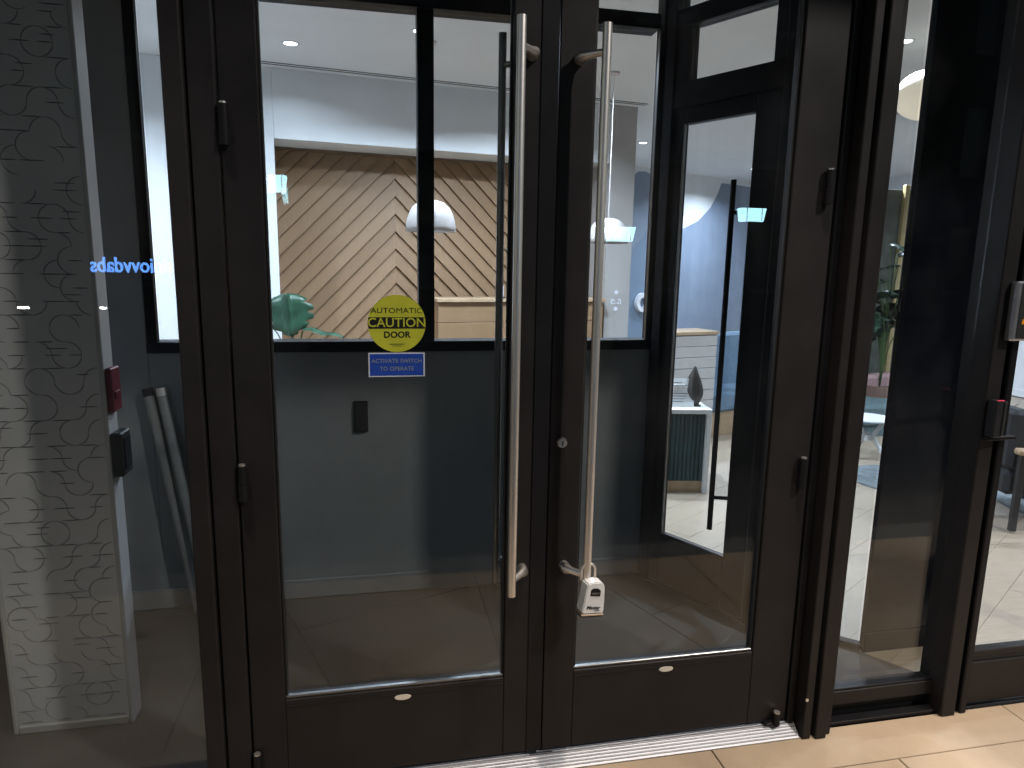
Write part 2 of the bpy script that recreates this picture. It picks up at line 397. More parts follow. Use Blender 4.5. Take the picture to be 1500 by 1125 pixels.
# diagonal inner screen with door
A0 = Vector((1.425, 1.295, 0)); ud = Vector((.47, -.883, 0)).normalized(); an = math.atan2(ud.y, ud.x)
idr = thing('inner_door', 'black framed narrow inner glass door with dark bar handle', 'door', tuple(A0), an)
def L(*a, **k): return B(*a, **k)
obj('hinge_stile', L(.05, .105, -.02, .025, .008, 2.40), 'black_frame', idr, local=True)
obj('lock_stile', L(.485, .60, -.02, .025, .008, 2.40), 'black_frame', idr, local=True)
obj('bottom_rail', L(.1055, .4845, -.02, .025, .008, .275), 'black_frame', idr, local=True)
obj('top_rail', L(.1055, .4845, -.02, .025, 2.325, 2.40), 'black_frame', idr, local=True)
obj('pane', L(.1055, .4845, .0, .006, .2755, 2.3245, bev=0), 'partition_glass', idr, local=True)
for a in ((.106, .113, .2755, 2.3245), ):
    obj('glazing_bead', L(a[0], a[1], -.017, -.001, a[2], a[3], bev=.001), 'steel_dark', idr, local=True)
obj('glazing_bead', L(.1135, .484, -.017, -.001, .2755, .282, bev=.001), 'steel_dark', idr, local=True)
ih = obj('pull_bar', Tb((.437, -.075, .42), (.437, -.075, 2.04), .0125), 'black_frame', idr, local=True, smooth=False); smooth_by_angle(ih)
for z in (.58, 1.9):
    obj('standoff', tube(bmesh.new(), (.437, -.075, z), (.50, -.021, z), .009), 'black_frame', ih, local=True)
isf = thing('inner_screen_frame', 'black frame and transom window around the narrow inner door', 'window frame', tuple(A0), an)
obj('corner_post', L(-.005, .049, -.04, .06, 0, 3.195), 'black_frame', isf, local=True)
obj('transom_rail', L(.0495, .62, -.03, .05, 2.402, 2.515), 'black_frame', isf, local=True)
obj('head_rail', L(.0495, .62, -.03, .05, 2.76, 2.84), 'black_frame', isf, local=True)
obj('stud', L(.0495, .122, -.028, .045, 2.5155, 2.7595), 'black_frame', isf, local=True)
obj('pane', L(.1225, .556, 0, .006, 2.5155, 2.7595, bev=0), 'partition_glass', isf, local=True)
obj('pane', L(.05, .62, 0, .006, 2.8405, 3.19, bev=0), 'partition_glass', isf, local=True)
obj('end_stud', L(.5565, .62, -.028, .045, 2.5155, 2.7595), 'black_frame', isf, local=True)
obj('floor_sill', L(.0495, .62, -.035, .05, 0, .0075, bev=.001), 'black_frame', isf, local=True)
obj('end_post', L(.6205, .76, -.045, .06, 0, 3.195), 'black_frame', isf, local=True)
# glazed side screen between the inner door post and the black pier
G0 = A0+ud*.762+Vector((-ud.y, ud.x, 0))*.05; G1 = Vector((2.083, .426, 0))
gs = thing('side_screen', 'clear glass screen between inner door and black panel', 'glass screen', tuple(G0), math.atan2(G1.y-G0.y, G1.x-G0.x))
Ls = (G1-G0).length
obj('floor_track', L(.0, Ls, -.012, .03, 0, .03), 'black_frame', gs, local=True)
obj('pane', L(.002, Ls-.01, .005, .013, .0305, 3.19, bev=0), 'partition_glass', gs, local=True)
# black pier
bp = thing('black_panel', 'wide glossy black panel standing behind the narrow side window', 'panel', (2.3, .42, 0))
obj('cladding', B(2.085, 2.62, .412, .437, .0, 3.198, bev=.004), 'black_gloss', bp)
obj('skirting', B(2.0855, 2.62, .402, .4115, 0, .09, bev=.003), 'black_frame', bp)

# ------------------------------------------------------------------ patterned panel in the left window
pp = thing('patterned_panel', 'pale patterned partition panel with curved relief behind left window', 'panel', (-1.07, .5, 0))
px0, px1 = -1.262, -.875
obj('panel_face', B(px0+.0155, px1-.0155, .462, .54, .0305, 3.198, bev=0), 'panel_white', pp)
obj('side_trim', B(px1-.015, px1, .455, .545, 0, 3.198, bev=.004), 'panel_trim', pp)
obj('side_trim', B(px0, px0+.015, .455, .545, 0, 3.198, bev=.004), 'panel_trim', pp)
obj('bottom_trim', B(px0+.0155, px1-.0155, .455, .545, 0, .030, bev=.004), 'panel_trim', pp)
bl, bc = bmesh.new(), bmesh.new()
def ridge(bm, pts, wd, hgt, y0=.4618):
    """flat raised ribbon along 2-D points (x,z) on the panel face, tapering at its ends"""
    n = len(pts); top = []
    for i, (x, z) in enumerate(pts):
        a = pts[max(0, i-1)]; b = pts[min(n-1, i+1)]; t = Vector((b[0]-a[0], b[1]-a[1])).normalized(); nn = Vector((-t.y, t.x))
        tap = .25+.75*math.sin(math.pi*min(1, max(0, (i+.4)/(n-.2))))
        h = wd*tap/2
        top.append((bm.verts.new((x+nn.x*h, y0, z+nn.y*h)), bm.verts.new((x, y0-hgt, z)), bm.verts.new((x-nn.x*h, y0, z-nn.y*h))))
    for i in range(n-1):
        for k in (0, 1): bm.faces.new((top[i][k], top[i+1][k], top[i+1][k+1], top[i][k+1]))
rp = random.Random(3); pc = (px1-px0-.04)/4; rows_ = int(3.12/pc)
def arc(cx, cz, rr, a0, a1): return [(cx+rr*math.cos(R(a0+(a1-a0)*i/10)), cz+rr*math.sin(R(a0+(a1-a0)*i/10))) for i in range(11)]
for j in range(rows_):
    for i in range(4):
        x = px0+.02+i*pc; z = .04+j*pc; h = pc/2
        q = rp.random()
        if q < .42: ars = [(x, z, 0, 90), (x+pc, z+pc, 180, 270)]
        elif q < .84: ars = [(x+pc, z, 90, 180), (x, z+pc, 270, 360)]
        else: ars = [(x+h, z+h, rp.choice((0, 90)), rp.choice((270, 300)))]
        for cx, cz, a0, a1 in ars:
            if rp.random() < .88: ridge(bc, arc(cx, cz, h, a0, a1), .005, .0014)
        # horizontal dashes across the cell middle and at its edges
        for zz_, pr_ in ((z+h, .7), (z, .5), (z+h*.5, .12)):
            if rp.random() < pr_:
                Ld = pc*rp.uniform(.42, .8); xs = min(max(x+rp.uniform(0, .4)*pc, px0+.02), px1-.02-Ld)
                ridge(bl, [(xs+Ld*k/6, zz_) for k in range(7)], .0036, .0018)
obj('relief_lines', bl, 'relief_line', pp, kind='stuff'); obj('relief_curves', bc, 'relief_curve', pp, kind='stuff')
al = thing('fire_alarm', 'dark red fire alarm pull box on edge of patterned panel', 'alarm', (-.86, .5, 1.145))
obj('back_box', B(-.8748, -.855, .462, .54, 1.145, 1.295, bev=.004), 'alarm_red', al)
obj('pull_lever', B(-.8545, -.851, .48, .522, 1.19, 1.215, bev=.001), 'alarm_red', al)
cr = thing('keypad_box', 'black keypad box mounted under red alarm on patterned panel', 'keypad', (-.85, .5, .923))
obj('housing', B(-.8748, -.838, .455, .545, .923, 1.075, bev=.005), 'black_plastic', cr)
obj('key_face', B(-.8375, -.834, .47, .53, .945, 1.055, bev=.001), 'black_gloss', cr)
# leaning tubes
for k, (tx, bx, by, lab) in enumerate(((-1.0, -.835, 1.235, 'long grey metal tube leaning on dark wall, capped in black'), (-.945, -.765, 1.18, 'long grey metal tube leaning beside the black capped tube'))):
    t = thing('metal_tube', lab, 'tube', (bx, by, 0), 0, 'tubes leaning in the vestibule')
    top = Vector((tx, 1.296, 1.05-.0*k)); bot = Vector((bx, by, .022))
    m_ = obj('tube', Tb(bot, top, .021, seg=18), 'tube_grey', t); smooth_by_angle(m_)
    d = (top-bot).normalized()
    obj('end_cap', Tb(top-d*.005, top+d*.03, .0225, seg=18), 'black_plastic' if k == 0 else 'steel', t)

# ------------------------------------------------------------------ glazed shopfront: door leaves
def door_leaf(name, label, x0, x1, gx0, gx1, hinge_x, hx_out):
    t = thing(name, label, 'door', ((x0+x1)/2, .02, 0), 0, None)
    zt = 2.98
    obj('stile', B(x0, gx0, 0, .05, .050, zt, bev=.003), 'bronze', t)
    obj('stile', B(gx1, x1, 0, .05, .050, zt, bev=.003), 'bronze', t)
    br = obj('bottom_rail', B(gx0+.0003, gx1-.0003, .001, .049, .050, .330, bev=.002), 'bronze', t)
    obj('top_rail', B(gx0+.0003, gx1-.0003, .001, .049, 2.86, zt, bev=.002), 'bronze', t)
    obj('pane', B(gx0-.004, gx1+.004, .022, .030, .328, 2.862, bev=0), 'door_glass', t)
    # glazing beads round the pane
    obj('glazing_bead', B(gx0+.0005, gx1-.0005, .008, .0215, .3305, .3395, bev=.002), 'steel_dark', t)
    obj('glazing_bead', B(gx0+.0005, gx0+.0075, .009, .0215, .340, 2.859, bev=.0015), 'gasket', t)
    obj('glazing_bead', B(gx1-.0075, gx1-.0005, .009, .0215, .340, 2.859, bev=.0015), 'gasket', t)
    obj('rail_seam', B(gx0+.001, gx1-.001, -.0012, .0009, .3105, .3125, bev=0), 'gasket', br)
    return t, br
dl, br1 = door_leaf('glass_door', 'left bronze framed glass door leaf with round yellow caution decal', -.385, .5235, -.285, .395, -.388, -.03)
dr, br2 = door_leaf('glass_door', 'right bronze framed glass door leaf with lockbox on its handle', .5275, 1.437, .632, 1.286, 1.40, .03)
obj('meeting_stile', B(.474, .5235, -.004, -.0003, .051, 2.97, bev=.001), 'bronze_dark', dl)
def badge(x, par):
    bm = bmesh.new(); bmesh.ops.create_cone(bm, cap_ends=True, segments=28, radius1=.0265, radius2=.0245, depth=.003)
    bm.transform(Matrix.Translation((x, -.0007, .3)) @ Matrix.Rotation(R(90), 4, 'X') @ Matrix.Diagonal((1, .36, 1, 1)))
    obj('oval_badge', bm, 'badge', par)
badge(.070, br1); badge(.962, br2)
def pull(x, par, sx, inner=None):
    h = obj('pull_handle', Tb((x, -.09, .662), (x, -.09, 2.303), .0128, seg=24), 'steel', par); smooth_by_angle(h)
    for z in (.708, 2.232):
        s = path(bmesh.new(), [(x, -.086, z), (x+sx*.036, -.044, z), (x+sx*.048, -.03, z), (x+sx*.05, -.0005, z)], [.0095, .0115, .0165, .0165], 16)
        smooth_by_angle(obj('standoff', s, 'steel', h), 50)
    if inner:
        h2 = obj('inner_pull_handle', Tb((inner, .105, .61), (inner, .105, 2.317), .0118, seg=20), 'steel_dark', par); smooth_by_angle(h2)
        for z in (.70, 2.23):
            obj('standoff', path(bmesh.new(), [(inner, .105, z), (inner+sx*.03, .085, z), (inner+sx*.055, .0505, z)], .009, 10), 'steel_dark', h2)
pull(.397, dl, 1, .382); pull(.634, dr, -1, .64)
def hinge(x, z, par, big=1):
    h = obj('hinge', Tb((x, -.016, z-.055), (x, -.016, z-.004), .0135, seg=16), 'bronze_dark', par)
    obj('hinge_knuckle', Tb((x, -.016, z-.003), (x, -.016, z+.048), .0120, seg=16), 'bronze_dark', h)
    obj('hinge_pin', Tb((x, -.016, z+.0485), (x, -.016, z+.053), .0095, seg=16), 'steel', h)
    obj('hinge_leaf', B(x-.012, x+.012, -.006, -.0003, z-.05, z+.045, bev=.001), 'bronze_dark', h)
for z in (2.005, 1.035, .12): hinge(-.372, z, dl)
for z in (1.915, .985): hinge(1.404, z, dr)
# bottom pivot of the right leaf
pvt = obj('floor_pivot', Tb((1.39, -.018, .046), (1.39, -.018, .092), .0135, seg=16), 'bronze_dark', dr)
obj('pivot_cap', Tb((1.39, -.018, .0925), (1.39, -.018, .097), .011, seg=16), 'steel', pvt)
obj('pivot_arm', B(1.35, 1.405, -.02, -.0004, .044, .054, bev=.002), 'bronze_dark', pvt)
kn = obj('lock_cylinder', Tb((.566, -.0003, 1.115), (.566, -.012, 1.115), .0165, .0145, seg=24), 'steel', dr)
obj('keyway', B(.5645, .5675, -.0128, -.0115, 1.107, 1.121, bev=0), 'gasket', kn)
# caution decal: round, printed, on the outside of the pane
dc = (.066, 1.482); rd = .083
bm = bmesh.new(); bmesh.ops.create_cone(bm, cap_ends=True, segments=64, radius1=rd, radius2=rd, depth=.0006)
bm.transform(Matrix.Translation((dc[0], .0215, dc[1])) @ Matrix.Rotation(R(90), 4, 'X'))
cd = obj('caution_decal', bm, 'decal_yellow', dl, label='round yellow CAUTION AUTOMATIC DOOR decal')
zz = .0165; poly = []
for s in (1, -1):
    for i in range(9):
        a = zz-(2*zz)*i/8 if s > 0 else -zz+(2*zz)*i/8
        poly.append((dc[0]+s*math.sqrt((rd-.0006)**2-a*a), dc[1]+a+.002))
obj('black_band', prism(bmesh.new(), poly, lambda u, v, d: (u, d, v), .0205, .0211), 'decal_black', cd)
def lettering(name, s, size, loc, m, par, sx=1.0, bold=0.0, tilt=0):
    return obj(name, place(text_bm(s, size, .0002, sx=sx, bold=bold), loc, tilt=tilt), m, par)
lettering('lettering', 'AUTOMATIC', .0225, (dc[0], .0208, dc[1]+.037), 'decal_black', cd, 1.14, 0.0)
lettering('lettering', 'CAUTION', .037, (dc[0], .0200, dc[1]+.002), 'decal_yellow', cd, 1.0, .0004)
lettering('lettering', 'DOOR', .0255, (dc[0], .0208, dc[1]-.033), 'decal_black', cd, 1.0, .0007)
obj('fine_print', B(dc[0]-.022, dc[0]+.022, .0206, .0211, dc[1]-.0605, dc[1]-.059, bev=0), 'decal_black', cd)
obj('fine_print', B(dc[0]-.014, dc[0]+.014, .0206, .0211, dc[1]-.0655, dc[1]-.0644, bev=0), 'decal_black', cd)
bdz0, bdz1 = 1.326, 1.397
bd = obj('activation_decal', B(-.017, .146, .0212, .0218, bdz0, bdz1, bev=0), 'decal_white', dl, label='blue rectangular ACTIVATE SWITCH TO OPERATE decal')
obj('blue_field', B(-.013, .142, .0207, .0211, bdz0+.0035, bdz1-.0035, bev=0), 'decal_blue', bd)
lettering('lettering', 'ACTIVATE SWITCH', .0165, (.0645, .0203, bdz0+.0465), 'paint_blue', bd, 1.02, .0003)
lettering('lettering', 'TO OPERATE', .0165, (.0645, .0203, bdz0+.0235), 'paint_blue', bd, 1.02, .0003)

# lockbox hanging from the right handle
lk = thing('lockbox_padlock', 'white key lockbox hanging from the right door handle', 'padlock', (.643, -.115, .60))
tl = Matrix.Translation((.646, -.112, .655)) @ Matrix.Rotation(R(6), 4, 'Y') @ Matrix.Rotation(R(8), 4, 'Z')
outl = [(-.034, -.052), (.036, -.052), (.038, -.046), (.036, -.015), (.031, .028), (.027, .043), (.016, .050), (-.016, .050), (-.028, .044), (-.031, .03), (-.033, -.01), (-.037, -.046)]
bm = prism(bmesh.new(), outl, lambda u, v, d: (u, d, v), -.02, .022)
bmesh.ops.bevel(bm, geom=bm.edges[:], offset=.003, segments=2, affect='EDGES'); bm.transform(tl)
lb = obj('body', bm, 'lock_white', lk); smooth_by_angle(lb, 30)
win = [(-.017, .008), (.017, .006), (.0165, .024), (.008, .031), (-.008, .032), (-.0165, .027)]
bm = prism(bmesh.new(), win, lambda u, v, d: (u, d, v), -.0215, -.0195); bm.transform(tl); wn = obj('dial_window', bm, 'black_gloss', lb)
bm = B(-.013, .013, -.0225, -.0216, .013, .019, bev=0); bm.transform(tl); obj('dial', bm, 'steel_dark', lb)
bm = B(-.037, .038, -.021, .0225, -.058, -.0535, bev=.001); bm.transform(tl); obj('bottom_edge', bm, 'lock_tan', lb)
bm = B(-.036, .037, -.018, .021, -.064, -.0585, bev=.001); bm.transform(tl); obj('bottom_plate', bm, 'black_plastic', lb)
bm = text_bm('Master', .0165, .0002, bold=.0004); bm.transform(tl @ Matrix.Translation((0, -.0206, -.0315)) @ FACE @ Matrix.Rotation(R(-3), 4, 'Z') @ Matrix(((1, .22, 0, 0), (0, 1, 0, 0), (0, 0, 1, 0), (0, 0, 0, 1)))); obj('lettering', bm, 'decal_black', lb)
bm = B(.004, .022, -.0209, -.0202, -.0425, -.0405, bev=0); bm.transform(tl); obj('lettering_underline', bm, 'decal_black', lb)
pts = [(-.022, 0, .045)]+[(-.022*math.cos(a), 0, .075+.022*math.sin(a)) for a in [math.pi*i/10 for i in range(11)]]+[(.022, 0, .045)]
bm = path(bmesh.new(), pts, .0042, 10); bm.transform(Matrix.Translation((.637, -.095, .655))); smooth_by_angle(obj('shackle', bm, 'steel', lk), 60)

# ------------------------------------------------------------------ frames, mullions, side windows
jf = thing('door_frame', 'dark bronze frame around the double glass doors', 'door frame', (.52, .03, 0))
obj('jamb', B(-.457, -.389, -.012, .09, 0, 3.1, bev=.003), 'bronze', jf)
obj('jamb', B(-.512, -.461, -.03, .09, 0, 3.1, bev=.004), 'bronze', jf)
obj('jamb_groove', B(-.4609, -.4571, .004, .08, 0, 3.1, bev=0), 'gasket', jf)
obj('jamb', B(1.441, 1.466, -.010, .09, 0, 3.1, bev=.003), 'bronze_dark', jf)
obj('jamb_groove', B(1.4663, 1.4747, .01, .08, 0, 3.1, bev=0), 'gasket', jf)
obj('head', B(-.385, 1.437, -.01, .09, 2.985, 3.1, bev=.003), 'bronze', jf)
mu = thing('facade_mullion', 'stepped dark bronze mullion beside the right door leaf', 'mullion', (1.53, 0, 0))
obj('fin', B(1.475, 1.507, -.055, .09, 0, 3.1, bev=.003), 'bronze', mu)
obj('fin_groove', B(1.5073, 1.5217, -.02, .08, 0, 3.1, bev=0), 'gasket', mu)
obj('fin', B(1.522, 1.566, -.062, .09, 0, 3.1, bev=.003), 'bronze', mu)
obj('fin_groove', B(1.5663, 1.5747, -.02, .08, 0, 3.1, bev=0), 'gasket', mu)
obj('fin', B(1.575, 1.594, -.045, .09, 0, 3.1, bev=.003), 'bronze', mu)
sb = obj('fixing_screw', Tb((1.476, -.056, .16), (1.476, -.060, .16), .006, seg=12), 'steel', mu)
m2 = thing('facade_mullion', 'dark bronze mullion carrying the silver intercom', 'mullion', (2.13, 0, 0))
obj('fin', B(2.073, 2.135, -.035, .09, 0, 3.1, bev=.004), 'bronze', m2)
obj('fin_groove', B(2.1353, 2.1597, -.005, .08, 0, 3.1, bev=0), 'gasket', m2)
obj('fin', B(2.160, 2.190, -.03, .09, 0, 3.1, bev=.004), 'bronze_dark', m2)
# narrow side window
sw_ = thing('side_window', 'narrow tall glass side window right of the doors', 'window', (1.83, .04, 0))
obj('bottom_rail', B(1.5945, 2.0725, .02, .085, .062, .118, bev=.003), 'bronze', sw_)
obj('base_channel', B(1.5945, 2.0725, .05, .085, .0, .0615, bev=0), 'gasket', sw_)
obj('base_angle', B(1.5945, 2.0725, -.008, .03, .0, .014, bev=.002), 'bronze_dark', sw_)
obj('pane', B(1.5945, 2.0725, .04, .048, .1185, 3.0, bev=0), 'door_glass', sw_)
obj('glazing_bead', B(1.5945, 2.0725, .024, .0395, .1185, .127, bev=.002), 'bronze_dark', sw_)
# left side window
lw = thing('side_window', 'tall fixed glass window left of the doors, patterned panel behind', 'window', (-1.1, .04, 0))
obj('bottom_rail', B(-2.2, -.5125, -.005, .085, .0, .098, bev=.003), 'bronze', lw)
obj('pane', B(-2.2, -.5125, .035, .043, .0985, 3.0, bev=0), 'door_glass', lw)
obj('glazing_bead', B(-.522, -.5125, .02, .0345, .0985, 3.0, bev=.002), 'bronze_dark', lw)
obj('frame_post', B(-2.28, -2.2005, -.02, .09, 0, 3.1, bev=.003), 'bronze', lw)
# right door leaf beyond the intercom mullion
rdd = thing('shop_door', 'bronze framed glass door right of the silver intercom', 'door', (2.7, .03, 0))
obj('stile', B(2.1905, 2.202, .005, .05, .02, 2.95, bev=.002), 'bronze_dark', rdd)
obj('bottom_rail', B(2.2025, 3.15, .004, .05, .012, .185, bev=.003), 'bronze', rdd)
obj('rail_gap', B(2.2025, 3.15, .012, .045, .1855, .205, bev=0), 'gasket', rdd)
obj('glazing_bead', B(2.2025, 3.15, .006, .045, .2055, .232, bev=.003), 'bronze', rdd)
obj('pane', B(2.2025, 3.15, .026, .034, .2325, 2.95, bev=0), 'door_glass', rdd)
obj('stile', B(3.1505, 3.25, .004, .05, .012, 2.95, bev=.003), 'bronze', rdd)
lt = obj('lock_body', B(2.083, 2.112, -.075, -.0355, 1.095, 1.225, bev=.003), 'black_plastic', m2)
obj('lock_edge', B(2.1125, 2.124, -.078, -.0355, 1.10, 1.222, bev=.002), 'steel_dark', lt)
obj('indicator', B(2.085, 2.111, -.076, -.07, 1.2255, 1.2275, bev=0), 'led_red', lt)
obj('lock_ledge', B(2.078, 2.20, -.06, -.0355, 1.082, 1.094, bev=.002), 'bronze_dark', m2)
# upper fascia and soffit above the doors
fs = thing('fascia', 'dark bronze fascia panel above the glazed entrance', 'fascia', (.5, 0, 3.1))
obj('fascia_panel', B(-2.4, 3.4, -.01, .095, 3.101, 3.7, bev=.003), 'bronze_dark', fs)
sf = thing('soffit', 'flat canopy soffit over the entrance pavement', 'canopy', (.5, -.7, 3.7))
obj('soffit_panel', B(-4, 6, -1.15, .5, 3.701, 3.8, bev=.003), 'bronze_dark', sf)
obj('canopy_edge', B(-4, 6, -1.21, -1.151, 3.66, 3.84, bev=.003), 'bronze_dark', sf)
# intercom
ic = thing('intercom', 'silver door intercom with orange label on mullion', 'intercom', (2.19, -.05, 1.43))
obj('housing', B(2.108, 2.27, -.065, -.0355, 1.43, 1.63, bev=.006), 'intercom_metal', ic)
fp = obj('face_plate', B(2.128, 2.26, -.0675, -.0651, 1.438, 1.622, bev=.001), 'steel_dark', ic)
obj('camera_lens', Tb((2.19, -.0676, 1.588), (2.19, -.076, 1.588), .020, seg=24), 'black_gloss', fp)
for i in range(9):
    for j in range(5):
        obj('speaker_hole', B(2.150+i*.0085, 2.1545+i*.0085, -.0682, -.0676, 1.522+j*.007, 1.526+j*.007, bev=0), 'gasket', fp)
obj('orange_label', B(2.142, 2.25, -.0690, -.0676, 1.487, 1.504, bev=0), 'orange_label', fp)
obj('call_button', Tb((2.2, -.0676, 1.457), (2.2, -.071, 1.457), .009, seg=16), 'steel', fp)
# aluminium threshold
th = thing('threshold', 'ridged silver aluminium threshold strip under the double doors', 'threshold', (.5, -.01, 0))
obj('ramp', prism(bmesh.new(), [(-.046, .001), (-.046, .004), (-.006, .036), (.088, .036), (.088, .001)], lambda u, v, d: (d, u, v), -.388, 1.47), 'aluminium', th)
for i, y in enumerate((-.039, -.031, -.023, -.015, -.008, .002, .012)):
    zt = .004+(y+.046)/.04*.032 if y < -.006 else .036
    obj('ridge', B(-.387, 1.469, y-.0022, y+.0022, zt-.001, zt+.0032, bev=.0008), 'aluminium', th)
obj('floor_bolt_plate', B(.49, .565, -.008, .0, .0395, .0425, bev=.001), 'steel_dark', th)

# ------------------------------------------------------------------ lobby furniture
def area_lamp(name, loc, power, size, col, parent, spread=150):
    l = bpy.data.lights.new(name, 'AREA'); l.shape = 'DISK'; l.size = size; l.energy = power; l.color = col; l.spread = R(spread)
    o = bpy.data.objects.new(name, l); C.objects.link(o); o.parent = parent; o.location = loc
    return o
def downlight(x, y, power, label, lens='lens_on', z=3.2, col=INT):
    t = thing('downlight', label, 'downlight', (x, y, z), 0, 'lobby ceiling downlights')
    ring = lathe(bmesh.new(), [(.046, -.001), (.05, -.006), (.064, -.006), (.066, -.0005)], 0, 0, 0, 28)
    obj('trim_ring', ring, 'ceiling_paint', t, local=True, smooth=True)
    obj('lens', Tb((0, 0, -.0035), (0, 0, -.0005), .0455, seg=28), lens, t, local=True)
    area_lamp('downlight_bulb', (0, 0, -.012), power, .085, col, t)
    return t
downlight(-.553, 3.5, 15, 'round ceiling downlight before the white bulkhead near the niche edge')
downlight(3.378, 6.543, 110, 'round ceiling downlight before the blue painted wall')
downlight(3.576, 2.375, 75, 'round ceiling downlight above the round blue rug')
for x, y, p, lb_ in ((.345, 3.0, 105, 'added fill downlight hidden behind the vestibule window mullion'), (1.5, 3.3, 120, 'round ceiling downlight between vestibule and chevron niche'), (-2.2, 2.6, 150, 'round ceiling downlight beside the white end wall'),  # first one is an added fill lamp, kept out of view behind the mullion
                  (5.6, 5.2, 130, 'round ceiling downlight behind the pink sofa'), (5.9, 8.2, 130, 'round ceiling downlight before the far end of the painted wall'),
                  (6.6, 2.0, 130, 'round ceiling downlight above the dark armchair'), (4.6, 1.0, 60, 'round ceiling downlight inside the right shop door')):
    downlight(x, y, p, lb_)
# pendant lamp over the niche
def pendant(loc, k, label):
    pd = thing('pendant_lamp', label, 'pendant lamp', loc, 0, 'white dome pendants')
    prof = [(.186, 0), (.184, .03), (.176, .08), (.160, .13), (.135, .175), (.095, .208), (.05, .222), (.018, .226)]
    sh = lathe(bmesh.new(), [(r*k, z*k) for r, z in prof], 0, 0, 0, 40); bmesh.ops.solidify(sh, geom=sh.faces[:], thickness=.004)
    obj('shade', sh, 'shade_white', pd, local=True, smooth=True)
    top = 3.199-loc[2]
    obj('cord', Tb((0, 0, .225*k), (0, 0, top-.018), .003, seg=8), 'shade_white', pd, local=True)
    obj('bulb', lathe(bmesh.new(), [(.001, .05*k), (.025, .06*k), (.036, .09*k), (.03, .12*k), (.015, .16*k), (.014, .22*k)], 0, 0, 0, 16), 'lantern_soft', pd, local=True, smooth=True)
    obj('ceiling_rose', Tb((0, 0, top-.018), (0, 0, top), .045, seg=20), 'shade_white', pd, local=True)
pendant((.427, 3.2, 1.886), 1.0, 'white dome pendant lamp hanging before the chevron panelling')
pendant((1.94, 3.6, 1.845), .92, 'white dome pendant lamp hanging before the grey pier')
# globe
gl = thing('globe_lamp', 'large cream paper globe lamp hanging beside the black panel', 'globe lamp', (3.68, 2.25, 2.83))
bm = bmesh.new(); bmesh.ops.create_uvsphere(bm, u_segments=40, v_segments=24, radius=.19); bm.transform(Matrix.Diagonal((1, 1, .84, 1)))
obj('paper_shade', bm, 'globe_paper', gl, local=True, smooth=True)
obj('cord', Tb((0, 0, .15), (0, 0, .369), .004, seg=8), 'black_plastic', gl, local=True)
# foliage plant by the niche
def leaf_bm(L_, W_, slits=7, droop=.25, twist=0):
    """split tropical leaf: base at origin, runs along +Y, drooping"""
    bm = bmesh.new(); nU = 18
    def pt(u, s):
        wd = W_*.5*(math.sin(math.pi*min(1, u*.96+.04))**.62)*(1-.25*u)
        return Vector((s*wd, u*L_, -droop*L_*u*u-abs(s)*.08*W_+.01*math.sin(u*9)))
    for sd in (-1, 1):
        prev = None
        for i in range(nU+1):
            u = i/nU; fr = 1.0
            if 2 < i < nU-1 and i % 4 == 0: fr = .72
            row_ = [bm.verts.new(pt(u, sd*k/3*fr)) for k in range(4)]
            if prev:
                for k in range(3): bm.faces.new((prev[k], prev[k+1], row_[k+1], row_[k]))
            prev = row_
    bmesh.ops.remove_doubles(bm, verts=bm.verts[:], dist=1e-5); bmesh.ops.solidify(bm, geom=bm.faces[:], thickness=.002)
    return bm
def plant(name, label, loc, leaves, potz, potr, leafm):
    t = thing(name, label, 'plant', loc)
    pot = lathe(bmesh.new(), [(.001, .001), (potr*.75, .001), (potr*.8, .02), (potr, potz), (potr*.93, potz), (potr*.9, potz-.03), (.001, potz-.03)], 0, 0, 0, 28)
    po = obj('pot', pot, 'terracotta', t, local=True); smooth_by_angle(po)
    obj('soil', Tb((0, 0, potz-.04), (0, 0, potz-.028), potr*.88, seg=24), 'soil', po, local=True)
    for (x, y, z, Ln, Wd, yaw, pit, rol) in leaves:
        q = Vector((x, y, z)); p0 = Vector((0, 0, potz-.035))
        st = path(bmesh.new(), [p0+(q-p0)*s+Vector((0, 0, .10*math.sin(math.pi*s)))-Vector((x, y, 0))*.25*math.sin(math.pi*s) for s in (0, .25, .5, .75, 1)], .006, 6)
        st_ = obj('stalk', st, 'stem', t, local=True, smooth=True)
        lb2 = leaf_bm(Ln, Wd); lb2.transform(Matrix.Translation(q) @ Matrix.Rotation(yaw, 4, 'Z') @ Matrix.Rotation(pit, 4, 'X') @ Matrix.Rotation(rol, 4, 'Y'))
        obj('leaf', lb2, leafm, st_, local=True, smooth=True)
plant('potted_plant', 'green split leaf plant beside the white niche edge', (-.62, 3.75, 0),
      [(-.06, 0, 1.40, .33, .46, R(188), R(-70), R(12)), (.06, 0, 1.12, .32, .24, R(-98), R(2), R(0)), (-.25, .1, 1.2, .3, .26, R(100), R(10), 0), (.0, .15, 1.0, .3, .24, R(-40), R(-10), 0), (-.1, -.15, .95, .28, .22, R(160), R(-10), 0)], .42, .17, 'leaf')
